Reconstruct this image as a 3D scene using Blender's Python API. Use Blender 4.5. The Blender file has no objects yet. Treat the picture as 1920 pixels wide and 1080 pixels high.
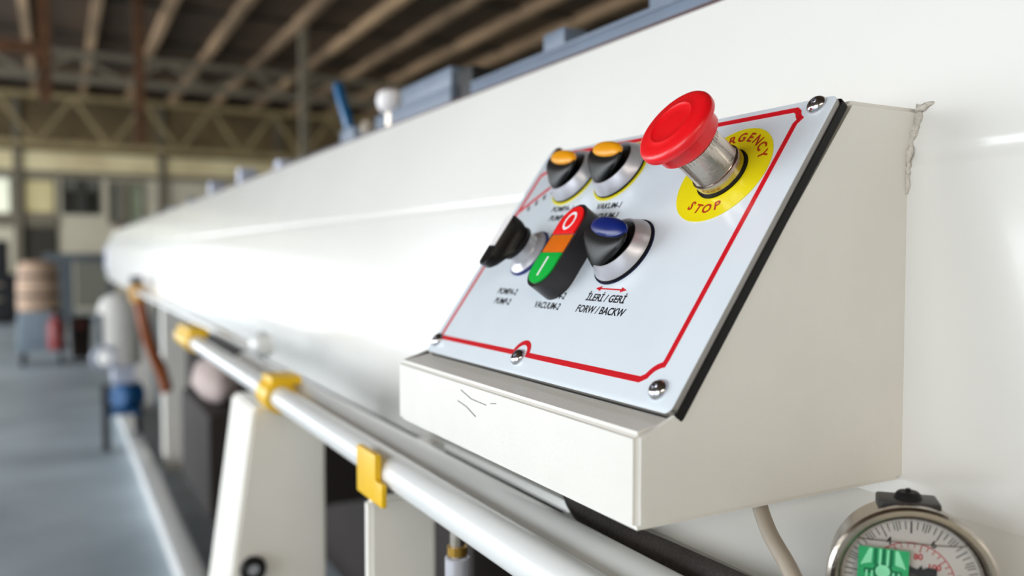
import bpy, bmesh, math, random
from mathutils import Vector, Matrix, noise
random.seed(7)
scn = bpy.context.scene
COL = scn.collection
H = 1.2                      # camera height above the floor; builders below measure z from there

# ------------------------------------------------------------------ camera, sky, light, exposure
FX = 1561.655
AX = Vector((0.8778, -0.479, 0.0)); AD = Vector((-0.0199, -0.0365, -0.9991)); AF = Vector((0.4786, 0.877, -0.0416))
cam = bpy.data.cameras.new('camera')
cam.sensor_width = 36.0
cam.lens = 36.0 * FX / 1920.0
cam.clip_start = 0.01
cam.dof.use_dof = True
cam.dof.focus_distance = 0.385
cam.dof.aperture_fstop = 5.0
camo = bpy.data.objects.new('camera', cam); COL.objects.link(camo)
up = -AD; back = -AF
camo.matrix_world = Matrix(((AX.x, up.x, back.x, 0), (AX.y, up.y, back.y, 0), (AX.z, up.z, back.z, H), (0, 0, 0, 1)))
scn.camera = camo

w = bpy.data.worlds.new('overcast_sky'); scn.world = w
w.use_nodes = True
w.node_tree.nodes['Background'].inputs[0].default_value = (0.90, 0.955, 1.0, 1)
w.node_tree.nodes['Background'].inputs[1].default_value = 3.2

def area(name, loc, rot, sx, sy, power, col):
    l = bpy.data.lights.new(name, 'AREA'); l.shape = 'RECTANGLE'; l.size = sx; l.size_y = sy
    l.energy = power; l.color = col
    o = bpy.data.objects.new(name, l); COL.objects.link(o); o.location = loc; o.rotation_euler = rot
    return o
# daylight coming in through the wide hall door in the left wall
area('door_daylight', (-6.9, 10.0, 1.9), (0, math.radians(-90), 0), 3.4, 14.0, 690, (0.93, 0.97, 1.0))
area('near_door_daylight', (-6.9, -1.2, 1.9), (0, math.radians(-90), 0), 3.4, 5.0, 140, (0.95, 0.97, 1.0))
# daylight through the open door in the far end wall
area('far_door_daylight', (-4.4, 19.9, 1.05), (math.radians(-90), 0, 0), 4.8, 2.0, 60, (0.93, 0.97, 1.0))
# warm fill light added behind the camera, no lamp hangs there
area('rear_fill_light', (-1.6, -3.6, 2.85), (math.radians(25), 0, 0), 3.0, 0.5, 62, (1.0, 0.90, 0.76))

scn.view_settings.view_transform = 'Standard'
scn.view_settings.look = 'None'
scn.view_settings.gamma = 1.0
scn.view_settings.use_curve_mapping = False
scn.view_settings.exposure = -0.07

# ------------------------------------------------------------------ materials
def lin(c):
    r = []
    for v in c:
        v /= 255.0
        r.append(v / 12.92 if v <= 0.04045 else ((v + 0.055) / 1.055) ** 2.4)
    return r + [1.0]

def mat(name, col, rough=0.5, metal=0.0, var=0.0, scale=20.0, bump=0.0, bscale=200.0, coat=0.0, col2=None, stretch=None, spec=None):
    m = bpy.data.materials.new(name); m.use_nodes = True
    nt = m.node_tree; b = nt.nodes['Principled BSDF']
    c = lin(col)
    b.inputs['Base Color'].default_value = c
    b.inputs['Roughness'].default_value = rough
    b.inputs['Metallic'].default_value = metal
    b.inputs['Coat Weight'].default_value = coat
    b.inputs['Coat Roughness'].default_value = 0.08
    if spec is not None: b.inputs['Specular IOR Level'].default_value = spec
    tc = nt.nodes.new('ShaderNodeTexCoord')
    src = tc.outputs['Object']
    if stretch:
        mp = nt.nodes.new('ShaderNodeMapping'); mp.inputs['Scale'].default_value = stretch
        nt.links.new(src, mp.inputs['Vector']); src = mp.outputs['Vector']
    if var > 0 or col2:
        n = nt.nodes.new('ShaderNodeTexNoise'); n.inputs['Scale'].default_value = scale; n.inputs['Detail'].default_value = 5
        nt.links.new(src, n.inputs['Vector'])
        r = nt.nodes.new('ShaderNodeValToRGB')
        r.color_ramp.elements[0].position = 0.35; r.color_ramp.elements[1].position = 0.65
        c2 = lin(col2) if col2 else [v * (1 - var) for v in c[:3]] + [1]
        r.color_ramp.elements[0].color = c2; r.color_ramp.elements[1].color = c
        nt.links.new(n.outputs['Fac'], r.inputs['Fac'])
        nt.links.new(r.outputs['Color'], b.inputs['Base Color'])
    if bump > 0:
        n2 = nt.nodes.new('ShaderNodeTexNoise'); n2.inputs['Scale'].default_value = bscale; n2.inputs['Detail'].default_value = 3
        nt.links.new(src, n2.inputs['Vector'])
        bp = nt.nodes.new('ShaderNodeBump'); bp.inputs['Strength'].default_value = bump; bp.inputs['Distance'].default_value = 0.002
        nt.links.new(n2.outputs['Fac'], bp.inputs['Height'])
        nt.links.new(bp.outputs['Normal'], b.inputs['Normal'])
    return m

def translucent(name, col):
    m = bpy.data.materials.new(name); m.use_nodes = True
    nt = m.node_tree; out = nt.nodes['Material Output']
    t = nt.nodes.new('ShaderNodeBsdfTranslucent'); d = nt.nodes.new('ShaderNodeBsdfDiffuse'); x = nt.nodes.new('ShaderNodeMixShader')
    n = nt.nodes.new('ShaderNodeTexNoise'); n.inputs['Scale'].default_value = 3.0
    r = nt.nodes.new('ShaderNodeValToRGB'); c = lin(col)
    r.color_ramp.elements[0].color = [v * 0.85 for v in c[:3]] + [1]; r.color_ramp.elements[1].color = c
    nt.links.new(n.outputs['Fac'], r.inputs['Fac'])
    nt.links.new(r.outputs[0], t.inputs[0]); nt.links.new(r.outputs[0], d.inputs[0])
    x.inputs[0].default_value = 0.3
    nt.links.new(t.outputs[0], x.inputs[1]); nt.links.new(d.outputs[0], x.inputs[2]); nt.links.new(x.outputs[0], out.inputs[0])
    return m

def clear_glass(name):
    m = bpy.data.materials.new(name); m.use_nodes = True
    nt = m.node_tree; out = nt.nodes['Material Output']
    t = nt.nodes.new('ShaderNodeBsdfTransparent'); g = nt.nodes.new('ShaderNodeBsdfGlossy'); x = nt.nodes.new('ShaderNodeMixShader')
    f = nt.nodes.new('ShaderNodeFresnel'); f.inputs[0].default_value = 1.45
    t.inputs[0].default_value = (0.97, 0.98, 0.97, 1); g.inputs['Roughness'].default_value = 0.03
    nt.links.new(f.outputs[0], x.inputs[0]); nt.links.new(t.outputs[0], x.inputs[1]); nt.links.new(g.outputs[0], x.inputs[2])
    nt.links.new(x.outputs[0], out.inputs[0])
    return m

M = dict(
    white=mat('white_machine_paint', (236, 235, 231), 0.16, var=0.03, scale=6, bump=0.02, bscale=350),
    box=mat('cream_box_paint', (234, 231, 224), 0.38, var=0.04, scale=25, bump=0.08, bscale=500, coat=0.15),
    tube=mat('white_tube_paint', (238, 240, 240), 0.3, var=0.03, scale=12, coat=0.3),
    legs=mat('cream_leg_paint', (247, 244, 237), 0.5, var=0.04, scale=10),
    plate=mat('pale_blue_faceplate', (228, 237, 245), 0.3, var=0.02, scale=40, coat=0.3),
    gasket=mat('black_rubber', (11, 10, 10), 0.6, bump=0.1, bscale=900, spec=0.3),
    alu=mat('plate_edge_aluminium', (150, 146, 142), 0.35, 0.8),
    redink=mat('red_print', (214, 16, 34), 0.35, var=0.04, scale=60, coat=0.2),
    blackink=mat('black_print', (28, 30, 40), 0.4),
    stopink=mat('brick_red_print', (178, 52, 20), 0.45),
    yellow=mat('yellow_legend', (236, 220, 6), 0.38, var=0.04, scale=90, coat=0.2),
    red=mat('red_plastic', (240, 14, 26), 0.34, var=0.03, scale=80, bump=0.03, bscale=600, coat=0.15),
    steel=mat('brushed_steel', (196, 186, 174), 0.2, 1.0, var=0.12, scale=60, bump=0.05, bscale=600),
    chrome=mat('polished_screw', (200, 200, 205), 0.16, 1.0, var=0.1, scale=300),
    dark=mat('dark_recess', (16, 16, 18), 0.6),
    silver=mat('satin_silver_bezel', (204, 204, 212), 0.33, 0.45, var=0.05, scale=90),
    black=mat('black_plastic', (11, 10, 12), 0.4, bump=0.03, bscale=500, spec=0.35),
    blackm=mat('black_housing_plastic', (34, 29, 31), 0.42, bump=0.04, bscale=500),
    orange=mat('orange_insert', (240, 160, 8), 0.4, var=0.04, scale=120),
    blue=mat('blue_insert', (2, 30, 110), 0.35, var=0.05, scale=120),
    lred=mat('red_lens', (246, 20, 26), 0.3, coat=0.4),
    lorange=mat('orange_lens', (232, 112, 4), 0.35, coat=0.3, var=0.08, scale=150),
    lgreen=mat('green_lens', (0, 190, 70), 0.3, coat=0.4),
    whiteink=mat('white_print', (244, 240, 242), 0.4),
    navy=mat('navy_ring', (22, 28, 66), 0.4),
    channel=mat('blue_grey_steel', (112, 126, 146), 0.45, 0.0, var=0.15, scale=14),
    maroon=mat('maroon_primer', (70, 28, 26), 0.6, var=0.2, scale=20),
    ybr=mat('yellow_bracket', (246, 196, 0), 0.4, var=0.05, scale=30),
    blue_handle=mat('blue_handle_plastic', (0, 96, 150), 0.4, var=0.08, scale=20),
    hose=mat('dark_braided_hose', (62, 54, 52), 0.7, var=0.3, scale=500, bump=0.6, bscale=700),
    conduit=mat('beige_conduit', (176, 164, 148), 0.5, var=0.06, scale=30),
    dial=mat('dial_white', (236, 228, 226), 0.5),
    brass=mat('brass_fitting', (190, 150, 70), 0.3, 1.0, var=0.1, scale=60),
    green=mat('green_sticker', (52, 176, 112), 0.35, var=0.12, scale=120, coat=0.3),
    lgrn=mat('light_green_foil', (150, 240, 190), 0.3, var=0.1, scale=200, coat=0.3),
    dgrn=mat('deep_green_print', (14, 120, 78), 0.4, var=0.1, scale=150),
    glass=clear_glass('gauge_glass'),
    fluid=mat('fluid_line', (120, 108, 96), 0.2),
    floor=mat('grey_concrete', (186, 200, 210), 0.42, var=0.16, scale=1.4, bump=0.15, bscale=20, col2=(152, 166, 176)),
    wallfar=mat('pale_sheet_cladding', (222, 212, 188), 0.7, var=0.12, scale=1.2),
    band=mat('cream_fascia', (252, 236, 188), 0.6, var=0.2, scale=1.0, col2=(222, 202, 156)),
    girt=mat('grey_brown_girt', (132, 122, 104), 0.7, var=0.2, scale=3),
    gable=mat('brown_gable_boards', (132, 112, 78), 0.8, var=0.4, scale=1.1),
    roof=mat('dark_roof_sheet', (84, 62, 42), 0.8, var=0.5, scale=0.7, bump=0.3, bscale=8),
    timber=mat('tan_purlin', (190, 156, 120), 0.75, var=0.65, scale=0.9, stretch=(1, 0.6, 1)),
    truss=mat('olive_steel', (176, 156, 112), 0.7, var=0.35, scale=3),
    rust=mat('rusty_steel', (104, 68, 40), 0.8, var=0.45, scale=4),
    winframe=mat('dark_window_frame', (62, 60, 54), 0.6, var=0.2, scale=5),
    windark=mat('unlit_glass', (26, 26, 24), 0.15),
    wingrey=mat('dusty_pane', (128, 126, 116), 0.3, var=0.15, scale=4),
    wingreen=mat('greenish_pane', (160, 168, 140), 0.3, var=0.2, scale=3),
    cream=translucent('cream_translucent_pane', (250, 248, 234)),
    creamdim=translucent('dusty_translucent_pane', (214, 204, 174)),
    darkwood=mat('dark_brown_boards', (66, 60, 50), 0.75, var=0.3, scale=5),
    brownhose=mat('brown_rubber_hose', (158, 84, 36), 0.5, var=0.25, scale=12),
    ochre=mat('ochre_coupling', (206, 150, 40), 0.45, var=0.1, scale=20),
    cloth=mat('white_cloth', (224, 222, 218), 0.9, var=0.08, scale=8, bump=0.4, bscale=40),
    lilac=mat('pale_lilac_paint', (190, 196, 216), 0.5, var=0.06, scale=8),
    bluebody=mat('blue_motor_paint', (10, 84, 140), 0.45, var=0.15, scale=9),
    peach=mat('tan_paper', (202, 172, 148), 0.85, var=0.22, scale=5, bump=0.3, bscale=14),
    cart=mat('blue_grey_cart_paint', (132, 148, 162), 0.5, var=0.12, scale=4),
    redcan=mat('red_canister_paint', (150, 62, 62), 0.4, var=0.1, scale=8),
    greyframe=mat('slate_frame_paint', (92, 100, 106), 0.55, var=0.15, scale=4),
    olivepan=mat('olive_grey_panel', (126, 126, 114), 0.6, var=0.12, scale=3),
    darkmach=mat('black_machine_paint', (24, 24, 30), 0.5, var=0.3, scale=4),
    brownbin=mat('dark_brown_bin', (52, 38, 34), 0.7, var=0.3, scale=5),
    underside=mat('shaded_underside_brown', (38, 29, 26), 0.8, var=0.3, scale=4),  # brown with the shade under the machine darkened into it
    pinksack=mat('pale_pink_sack', (206, 188, 184), 0.85, var=0.15, scale=6, bump=0.4, bscale=15),
    weld=mat('weld_bead_paint', (222, 216, 206), 0.45, var=0.2, scale=200, bump=0.8, bscale=400),
)

# ------------------------------------------------------------------ builders
def thing(name, label, cat, loc, group=None, kind=None):
    o = bpy.data.objects.new(name, None); COL.objects.link(o)
    o.empty_display_size = 0.05
    o.location = (loc[0], loc[1], loc[2] + H); o['label'] = label; o['category'] = cat
    if group: o['group'] = group
    if kind: o['kind'] = kind
    return o

def wloc(o):
    v = Vector((0, 0, 0))
    while o is not None:
        v += o.location; o = o.parent
    return v

def finish(name, bm, m, parent=None, label=None, kind=None, smooth=35, origin=None, mats=None):
    """bm in scene coordinates (z from camera height) -> one mesh object."""
    bmesh.ops.recalc_face_normals(bm, faces=bm.faces)
    if parent is not None:
        off = wloc(parent) - Vector((0, 0, H)); loc = Vector((0, 0, 0))
    else:
        org = Vector(origin) if origin else Vector((0, 0, 0))
        off = org; loc = org + Vector((0, 0, H))
    bmesh.ops.translate(bm, verts=bm.verts, vec=-off)
    me = bpy.data.meshes.new(name); 
    if smooth:
        for f in bm.faces: f.smooth = True
        lim = math.radians(smooth)
        for e in bm.edges:
            if len(e.link_faces) == 2 and e.calc_face_angle(0) > lim: e.smooth = False
    bm.to_mesh(me); bm.free()
    for mm in (mats or [m]): me.materials.append(mm)
    o = bpy.data.objects.new(name, me); COL.objects.link(o)
    if parent is not None: o.parent = parent
    o.location = loc
    if label: o['label'] = label
    if kind: o['kind'] = kind
    return o

def struct(name, bm, m, label=None, parent=None, smooth=35):
    return finish(name, bm, m, parent, label=label, kind='structure' if parent is None else None, smooth=smooth)

def NB(): return bmesh.new()

def box(bm, a, b, bev=0.0, mtx=None):
    c = [(x, y, z) for x in (a[0], b[0]) for y in (a[1], b[1]) for z in (a[2], b[2])]
    t = bmesh.new()
    vs = [t.verts.new(p) for p in c]
    for f in ((0, 1, 3, 2), (4, 6, 7, 5), (0, 4, 5, 1), (2, 3, 7, 6), (0, 2, 6, 4), (1, 5, 7, 3)):
        t.faces.new([vs[i] for i in f])
    if bev > 0: bmesh.ops.bevel(t, geom=t.edges[:], offset=bev, segments=2, affect='EDGES', profile=0.6)
    merge(bm, t, mtx)

def merge(bm, t, mtx=None):
    if mtx is not None: t.transform(mtx)
    mp = {v: bm.verts.new(v.co) for v in t.verts}
    for f in t.faces:
        try: bm.faces.new([mp[v] for v in f.verts])
        except ValueError: pass
    t.free()

def beam(bm, p, q, wx, wy, bev=0.0, roll=0.0):
    """rectangular bar from p to q."""
    p = Vector(p); q = Vector(q); d = q - p; L = d.length
    mtx = Matrix.Translation(p) @ d.to_track_quat('Z', 'Y').to_matrix().to_4x4() @ Matrix.Rotation(roll, 4, 'Z')
    box(bm, (-wx / 2, -wy / 2, 0), (wx / 2, wy / 2, L), bev, mtx)

def lathe(bm, prof, n=48, mtx=None):
    t = bmesh.new(); rings = []
    for r, h in prof:
        if r < 1e-9: rings.append([t.verts.new((0, 0, h))])
        else: rings.append([t.verts.new((r * math.cos(2 * math.pi * i / n), r * math.sin(2 * math.pi * i / n), h)) for i in range(n)])
    for a, b in zip(rings, rings[1:]):
        for i in range(n):
            j = (i + 1) % n
            if len(a) == 1 and len(b) == 1: continue
            if len(a) == 1: t.faces.new((a[0], b[j], b[i]))
            elif len(b) == 1: t.faces.new((a[i], a[j], b[0]))
            else: t.faces.new((a[i], a[j], b[j], b[i]))
    for ring in (rings[0], rings[-1]):
        if len(ring) > 1 and len(set(tuple(round(c, 7) for c in v.co) for v in ring)) == n and rings[0] is not rings[-1]:
            if ring is rings[0] and prof[0] == prof[-1]: break
            try: t.faces.new(ring)
            except ValueError: pass
    merge(bm, t, mtx)

def axis_mtx(p, d):
    return Matrix.Translation(Vector(p)) @ Vector(d).to_track_quat('Z', 'Y').to_matrix().to_4x4()

def cyl(bm, p, q, r, n=24, r2=None, bev=0.0):
    p = Vector(p); q = Vector(q); L = (q - p).length
    r2 = r if r2 is None else r2
    prof = [(0, 0), (r - bev, 0), (r, bev), (r2, L - bev), (r2 - bev, L), (0, L)] if bev else [(0, 0), (r, 0), (r2, L), (0, L)]
    lathe(bm, prof, n, axis_mtx(p, q - p))

def tube(bm, pts, r, n=14):
    pts = [Vector(p) for p in pts]; t = bmesh.new(); rings = []
    prev = None
    for i, p in enumerate(pts):
        d = (pts[min(i + 1, len(pts) - 1)] - pts[max(i - 1, 0)]).normalized()
        if prev is None:
            a = Vector((0, 0, 1)) if abs(d.z) < 0.9 else Vector((1, 0, 0))
            x = d.cross(a).normalized()
        else:
            x = (prev - d * prev.dot(d)).normalized()
        y = d.cross(x); prev = x
        rr = r[i] if isinstance(r, (list, tuple)) else r
        rings.append([t.verts.new(p + x * rr * math.cos(2 * math.pi * k / n) + y * rr * math.sin(2 * math.pi * k / n)) for k in range(n)])
    for a, b in zip(rings, rings[1:]):
        for k in range(n): t.faces.new((a[k], a[(k + 1) % n], b[(k + 1) % n], b[k]))
    t.faces.new(rings[0]); t.faces.new(rings[-1])
    merge(bm, t)

def smooth_path(ctrl, n=10):
    """Catmull-Rom through control points."""
    P = [Vector(c) for c in ctrl]; P = [P[0] * 2 - P[1]] + P + [P[-1] * 2 - P[-2]]; out = []
    for i in range(1, len(P) - 2):
        for k in range(n):
            t = k / n; a, b, c, d = P[i - 1], P[i], P[i + 1], P[i + 2]
            out.append(0.5 * ((2 * b) + (c - a) * t + (2 * a - 5 * b + 4 * c - d) * t * t + (3 * b - a - 3 * c + d) * t ** 3))
    out.append(P[-2]); return out

def prism(bm, poly, h0, h1, mtx=None, bev=0.0):
    t = bmesh.new()
    a = [t.verts.new((x, y, h0)) for x, y in poly]; b = [t.verts.new((x, y, h1)) for x, y in poly]
    n = len(poly)
    t.faces.new(a[::-1]); top = t.faces.new(b)
    for i in range(n): t.faces.new((a[i], a[(i + 1) % n], b[(i + 1) % n], b[i]))
    if bev > 0: bmesh.ops.bevel(t, geom=list(top.edges), offset=bev, segments=2, affect='EDGES', profile=0.6)
    merge(bm, t, mtx)

def ribbon(bm, path, width, h0, h1, mtx=None, closed=True):
    n = len(path); P = [Vector((x, y)) for x, y in path]; L, R = [], []
    for i in range(n):
        a = P[i - 1] if (closed or i > 0) else P[i]; b = P[i]; c = P[(i + 1) % n] if (closed or i < n - 1) else P[i]
        d1 = (b - a); d2 = (c - b)
        d1 = d1.normalized() if d1.length > 1e-9 else d2.normalized(); d2 = d2.normalized() if d2.length > 1e-9 else d1
        n1 = Vector((-d1.y, d1.x)); n2 = Vector((-d2.y, d2.x)); m = (n1 + n2)
        m = m.normalized() if m.length > 1e-6 else n1
        k = min(1.6, 1 / max(0.3, m.dot(n1)))
        L.append(b + m * width / 2 * k); R.append(b - m * width / 2 * k)
    t = bmesh.new()
    V = [[t.verts.new((p.x, p.y, h)) for p in arr] for arr, h in ((L, h0), (R, h0), (R, h1), (L, h1))]
    for i in range(n if closed else n - 1):
        j = (i + 1) % n
        for q in range(4): t.faces.new((V[q][i], V[q][j], V[(q + 1) % 4][j], V[(q + 1) % 4][i]))
    if not closed:
        t.faces.new([V[q][0] for q in range(4)]); t.faces.new([V[q][n - 1] for q in range(4)])
    merge(bm, t, mtx)

def stadium(w, L, n=20):
    r = w / 2; s = L / 2 - r
    return [(r * math.cos(math.pi * i / n), s + r * math.sin(math.pi * i / n)) for i in range(n + 1)] + \
           [(-r * math.cos(math.pi * i / n), -s - r * math.sin(math.pi * i / n)) for i in range(n + 1)]

def rrect(x0, y0, x1, y1, r, n=5):
    out = []
    for cx, cy, a0 in ((x1 - r, y1 - r, 0), (x0 + r, y1 - r, 90), (x0 + r, y0 + r, 180), (x1 - r, y0 + r, 270)):
        for i in range(n + 1):
            a = math.radians(a0 + 90 * i / n); out.append((cx + r * math.cos(a), cy + r * math.sin(a)))
    return out

def text(bm, body, size, mtx, bold=0.0, thick=0.0, width=None, spacing=1.0):
    cu = bpy.data.curves.new('lettering_curve', 'FONT'); cu.body = body; cu.size = size
    cu.align_x = 'CENTER'; cu.align_y = 'CENTER'; cu.offset = bold * size; cu.extrude = thick; cu.space_character = spacing
    cu.resolution_u = 3
    o = bpy.data.objects.new('lettering_curve', cu); COL.objects.link(o)
    bpy.context.view_layer.update()
    me = bpy.data.meshes.new_from_object(o.evaluated_get(bpy.context.evaluated_depsgraph_get()))
    t = bmesh.new(); t.from_mesh(me)
    bpy.data.objects.remove(o); bpy.data.curves.remove(cu); bpy.data.meshes.remove(me)
    if width and t.verts:
        xs = [v.co.x for v in t.verts]; k = width / (max(xs) - min(xs)); c = (max(xs) + min(xs)) / 2
        for v in t.verts: v.co.x = (v.co.x - c) * k
    merge(bm, t, mtx)

def T(x, y, z=0.0): return Matrix.Translation((x, y, z))
def RZ(deg): return Matrix.Rotation(math.radians(deg), 4, 'Z')

# ------------------------------------------------------------------ the hall (structure)
Y0, Y1, XL, XR, ZF, ZR = -6.0, 20.0, -7.0, 9.0, -H, 3.2
b = NB(); box(b, (-30, -10, ZF - 0.1), (XR + .2, Y1 + 20, ZF)); struct('floor', b, M['floor'], 'blue-grey concrete hall floor')
b = NB(); box(b, (XR, Y0, ZF), (XR + 0.15, Y1, ZR)); struct('wall_right', b, M['wallfar'], 'dull sheet-clad hall wall behind the machine')
b = NB()
box(b, (XL - .15, Y0, ZF), (XL, -3.8, ZR)); box(b, (XL - .15, 1.4, ZF), (XL, 2.5, ZR)); box(b, (XL - .15, -3.8, 2.7), (XL, 1.4, ZR)); box(b, (XL - .15, 17.5, ZF), (XL, Y1, ZR)); box(b, (XL - .15, 2.5, 2.7), (XL, 17.5, ZR))
struct('wall_left', b, M['wallfar'], 'hall wall with two wide open doorways')
b = NB()
box(b, (XL, Y0 - .15, ZF), (XR, Y0, ZR))
struct('wall_near', b, M['wallfar'], 'closed hall end wall behind the camera')
# far wall with window openings
def wall_with_holes(name, y, th, x0, x1, z0, z1, holes, m, label):
    xs = sorted({x0, x1} | {h[0] for h in holes} | {h[1] for h in holes}); zs = sorted({z0, z1} | {h[2] for h in holes} | {h[3] for h in holes})
    bm = NB()
    for i in range(len(xs) - 1):
        for j in range(len(zs) - 1):
            cx, cz = (xs[i] + xs[i + 1]) / 2, (zs[j] + zs[j + 1]) / 2
            if any(h[0] < cx < h[1] and h[2] < cz < h[3] for h in holes): continue
            box(bm, (xs[i], y, zs[j]), (xs[i + 1], y + th, zs[j + 1]))
    bmesh.ops.remove_doubles(bm, verts=bm.verts, dist=1e-5)
    return struct(name, bm, m, label, smooth=0)
wins = [(-1.62, -0.78, 0.78, 1.60), (-0.60, 0.02, 0.80, 1.58), (0.10, 0.84, 0.82, 1.58), (0.98, 1.30, 0.62, 1.56), (1.34, 1.72, 0.62, 1.56)]
wf = wall_with_holes('wall_far', Y1, 0.15, XL, XR, ZF, ZR + 0.14, wins + [(-6.9, -1.9, ZF, 0.9)], M['wallfar'], 'far end wall of pale sheet cladding with a row of windows')
wl = ['bright cream window at the far left', 'cream dusty window beside the dark one', 'dark two-pane window in the far wall', 'narrow beige window pane', 'narrow greenish window pane']
for i, (x0, x1, z0, z1) in enumerate(wins):
    b = NB(); t_ = 0.045
    for s in (((x0, z0), (x1, z0 + t_)), ((x0, z1 - t_), (x1, z1)), ((x0, z0 + t_), (x0 + t_, z1 - t_)), ((x1 - t_, z0 + t_), (x1, z1 - t_))):
        box(b, (s[0][0], Y1 - 0.03, s[0][1]), (s[1][0], Y1 + 0.10, s[1][1]))
    if i == 2:
        xm = (x0 + x1) / 2; box(b, (xm - .1, Y1 - .02, z0 + t_), (xm + .1, Y1 + .08, z1 - t_)); box(b, (x0 + t_, Y1 - .015, z0 + .48), (x1 - t_, Y1 + .07, z0 + .55))
    f = struct('window_%d' % (i + 1), b, M['winframe'] if i == 2 else M['girt'], wl[i], smooth=0)
    pm = [M['cream'], M['creamdim'], None, M['wingrey'], M['wingreen']][i]
    if i == 2:
        xm = (x0 + x1) / 2
        for a, c, mm in ((x0 + t_, xm - .1, M['windark']), (xm + .1, x1 - t_, M['windark'])):
            b = NB(); box(b, (a, Y1 + .03, z0 + t_), (c, Y1 + .04, z0 + .48)); finish('pane', b, mm, f)
            b = NB(); box(b, (a, Y1 + .03, z0 + .55), (c, Y1 + .04, z1 - t_)); finish('pane', b, M['wingrey'], f)
    else:
        b = NB(); box(b, (x0 + t_, Y1 + .03, z0 + t_), (x1 - t_, Y1 + .04, z1 - t_)); finish('pane', b, pm, f)
b = NB(); box(b, (-1.9, Y1 - .06, 1.72), (XR, Y1, 2.12)); struct('trim_1', b, M['band'], 'cream fascia board along the far wall above the windows')
b = NB(); box(b, (-1.9, Y1 - .09, 1.60), (XR, Y1, 1.72)); struct('trim_2', b, M['girt'], 'grey-brown girt above the far windows')
b = NB(); box(b, (-1.9, Y1 - .05, 0.55), (0.05, Y1, 0.78)); struct('trim_3', b, M['girt'], 'grey-brown sill rail under the cream windows')
b = NB(); box(b, (-0.62, Y1 - .04, ZF), (0.02, Y1, 0.55)); dr = struct('door_1', b, M['darkwood'], 'dark brown closed door in the far wall')
b = NB(); box(b, (-0.08, Y1 - .09, -0.25), (-0.05, Y1 - .04, -0.1)); finish('door_handle', b, M['steel'], dr)
b = NB(); box(b, (XL, Y1 - .05, 2.12), (XR, Y1, ZR + .13)); struct('trim_4', b, M['gable'], 'brown gable boards of the far wall under the roof')
for i, xx in enumerate((-0.69, 2.05, 4.6)):
    b = NB(); box(b, (xx - .07, Y1 - .14, ZF), (xx + .07, Y1 - .06, ZR)); struct('column', b, M['girt'], 'slim grey-brown steel column against the far wall')
# roof: dark sheets, purlins along the hall, lattice girders across it
b = NB(); box(b, (XL - .2, Y0 - .2, ZR + .14), (XR + .2, Y1 + .2, ZR + .22)); roof = struct('ceiling', b, M['roof'], 'dark sheet roof of the hall')
xs = [-6.3 + 0.853 * k for k in range(18)]
for k, xx in enumerate(xs):
    b = NB(); box(b, (xx - .055, Y0, ZR), (xx + .055, Y1 - .05, ZR + .14)); finish('purlin', b, M['timber'], roof)
for k in range(12):
    b = NB(); yy = Y0 + 1.0 + k * 2.15; box(b, (XL, yy - .03, ZR + .09), (XR, yy + .03, ZR + .138)); finish('batten', b, M['darkwood'], roof)
def girder(y, zb, zt, m):
    bm = NB(); box(bm, (XL, y - .05, zt - .09), (XR, y + .05, zt)); tr = finish('truss', bm, m, roof)
    bm = NB(); box(bm, (XL, y - .06, zb), (XR, y + .06, zb + .10)); finish('bottom_chord', bm, m, tr)
    n = 12; st = (XR - XL) / n
    for i in range(n):
        xa = XL + i * st
        bm = NB(); beam(bm, (xa + .03, y, zb + .07), (xa + st / 2, y, zt - .06), .08, .06); finish('web_bar', bm, m, tr)
        bm = NB(); beam(bm, (xa + st / 2, y, zt - .06), (xa + st - .03, y, zb + .07), .08, .06); finish('web_bar', bm, m, tr)
girder(19.2, 2.15, ZR - .0, M['truss'])
girder(15.0, 2.72, ZR - .0, M['girt'])
# hanging posts under the roof
def hang(name, label, x, y, zb, m, arm=None, r=.07):
    t = thing(name, label, 'post', (x, y, zb))
    b = NB(); box(b, (x - r, y - r, zb), (x + r, y + r, ZR + .139)); finish('upright', b, m, t)
    b = NB(); box(b, (x - r * 1.6, y - r * 1.6, ZR + .10), (x + r * 1.6, y + r * 1.6, ZR + .1395)); finish('top_plate', b, m, t)
    if arm:
        b = NB(); box(b, (arm[0], y - r * .8, arm[2]), (x - r, y + r * .8, arm[2] + .16)); finish('arm', b, m, t)
hang('hanging_post', 'rusty brown hanging post with a side arm under the dark roof', -0.09, 12, 1.9, M['rust'], (-1.2, 0, 2.45), .075)
hang('hanging_post', 'rusty hanging post right of the dark far window, above the machine', 0.99, 12, 1.43, M['rust'], None, .06)
hang('hanging_post', 'thin grey-brown pole hanging behind the far part of the machine', 3.15, 12, 1.3, M['girt'], None, .05)

# ------------------------------------------------------------------ the long white machine
XW = 0.343; ZB = 0.0445; XT, ZT = 0.3852, 0.1652; YN, YE = -1.0, 7.3
mach = thing('panel_machine', 'long white machine running back into the hall, bent side plate over white rails and legs', 'machine', (1.0, 3.0, ZF))
b = NB()
prof = [(XW, -0.20), (XW, ZB), (XT, ZT), (1.60, ZT), (1.60, -0.20)]
a = [b.verts.new((x, YN, z)) for x, z in prof]; c = [b.verts.new((x, YE, z)) for x, z in prof]
for i in range(5):
    j = (i + 1) % 5; b.faces.new((a[i], a[j], c[j], c[i]))
b.faces.new(a); b.faces.new(c[::-1])
ed = [e for e in b.edges if len({round(v.co.x, 4) for v in e.verts}) == 1 and abs(e.verts[0].co.y - e.verts[1].co.y) > 1 and abs(e.verts[0].co.x - XW) < 1e-4 and abs(e.verts[0].co.z - ZB) < 1e-4]
bmesh.ops.bevel(b, geom=ed, offset=0.006, segments=4, affect='EDGES')
finish('body', b, M['white'], mach)
b = NB(); box(b, (XT + .001, YN, ZT), (XT + .020, YE, ZT + .003)); finish('top_edge_strip', b, M['maroon'], mach, label='thin dark maroon strip')
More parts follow.
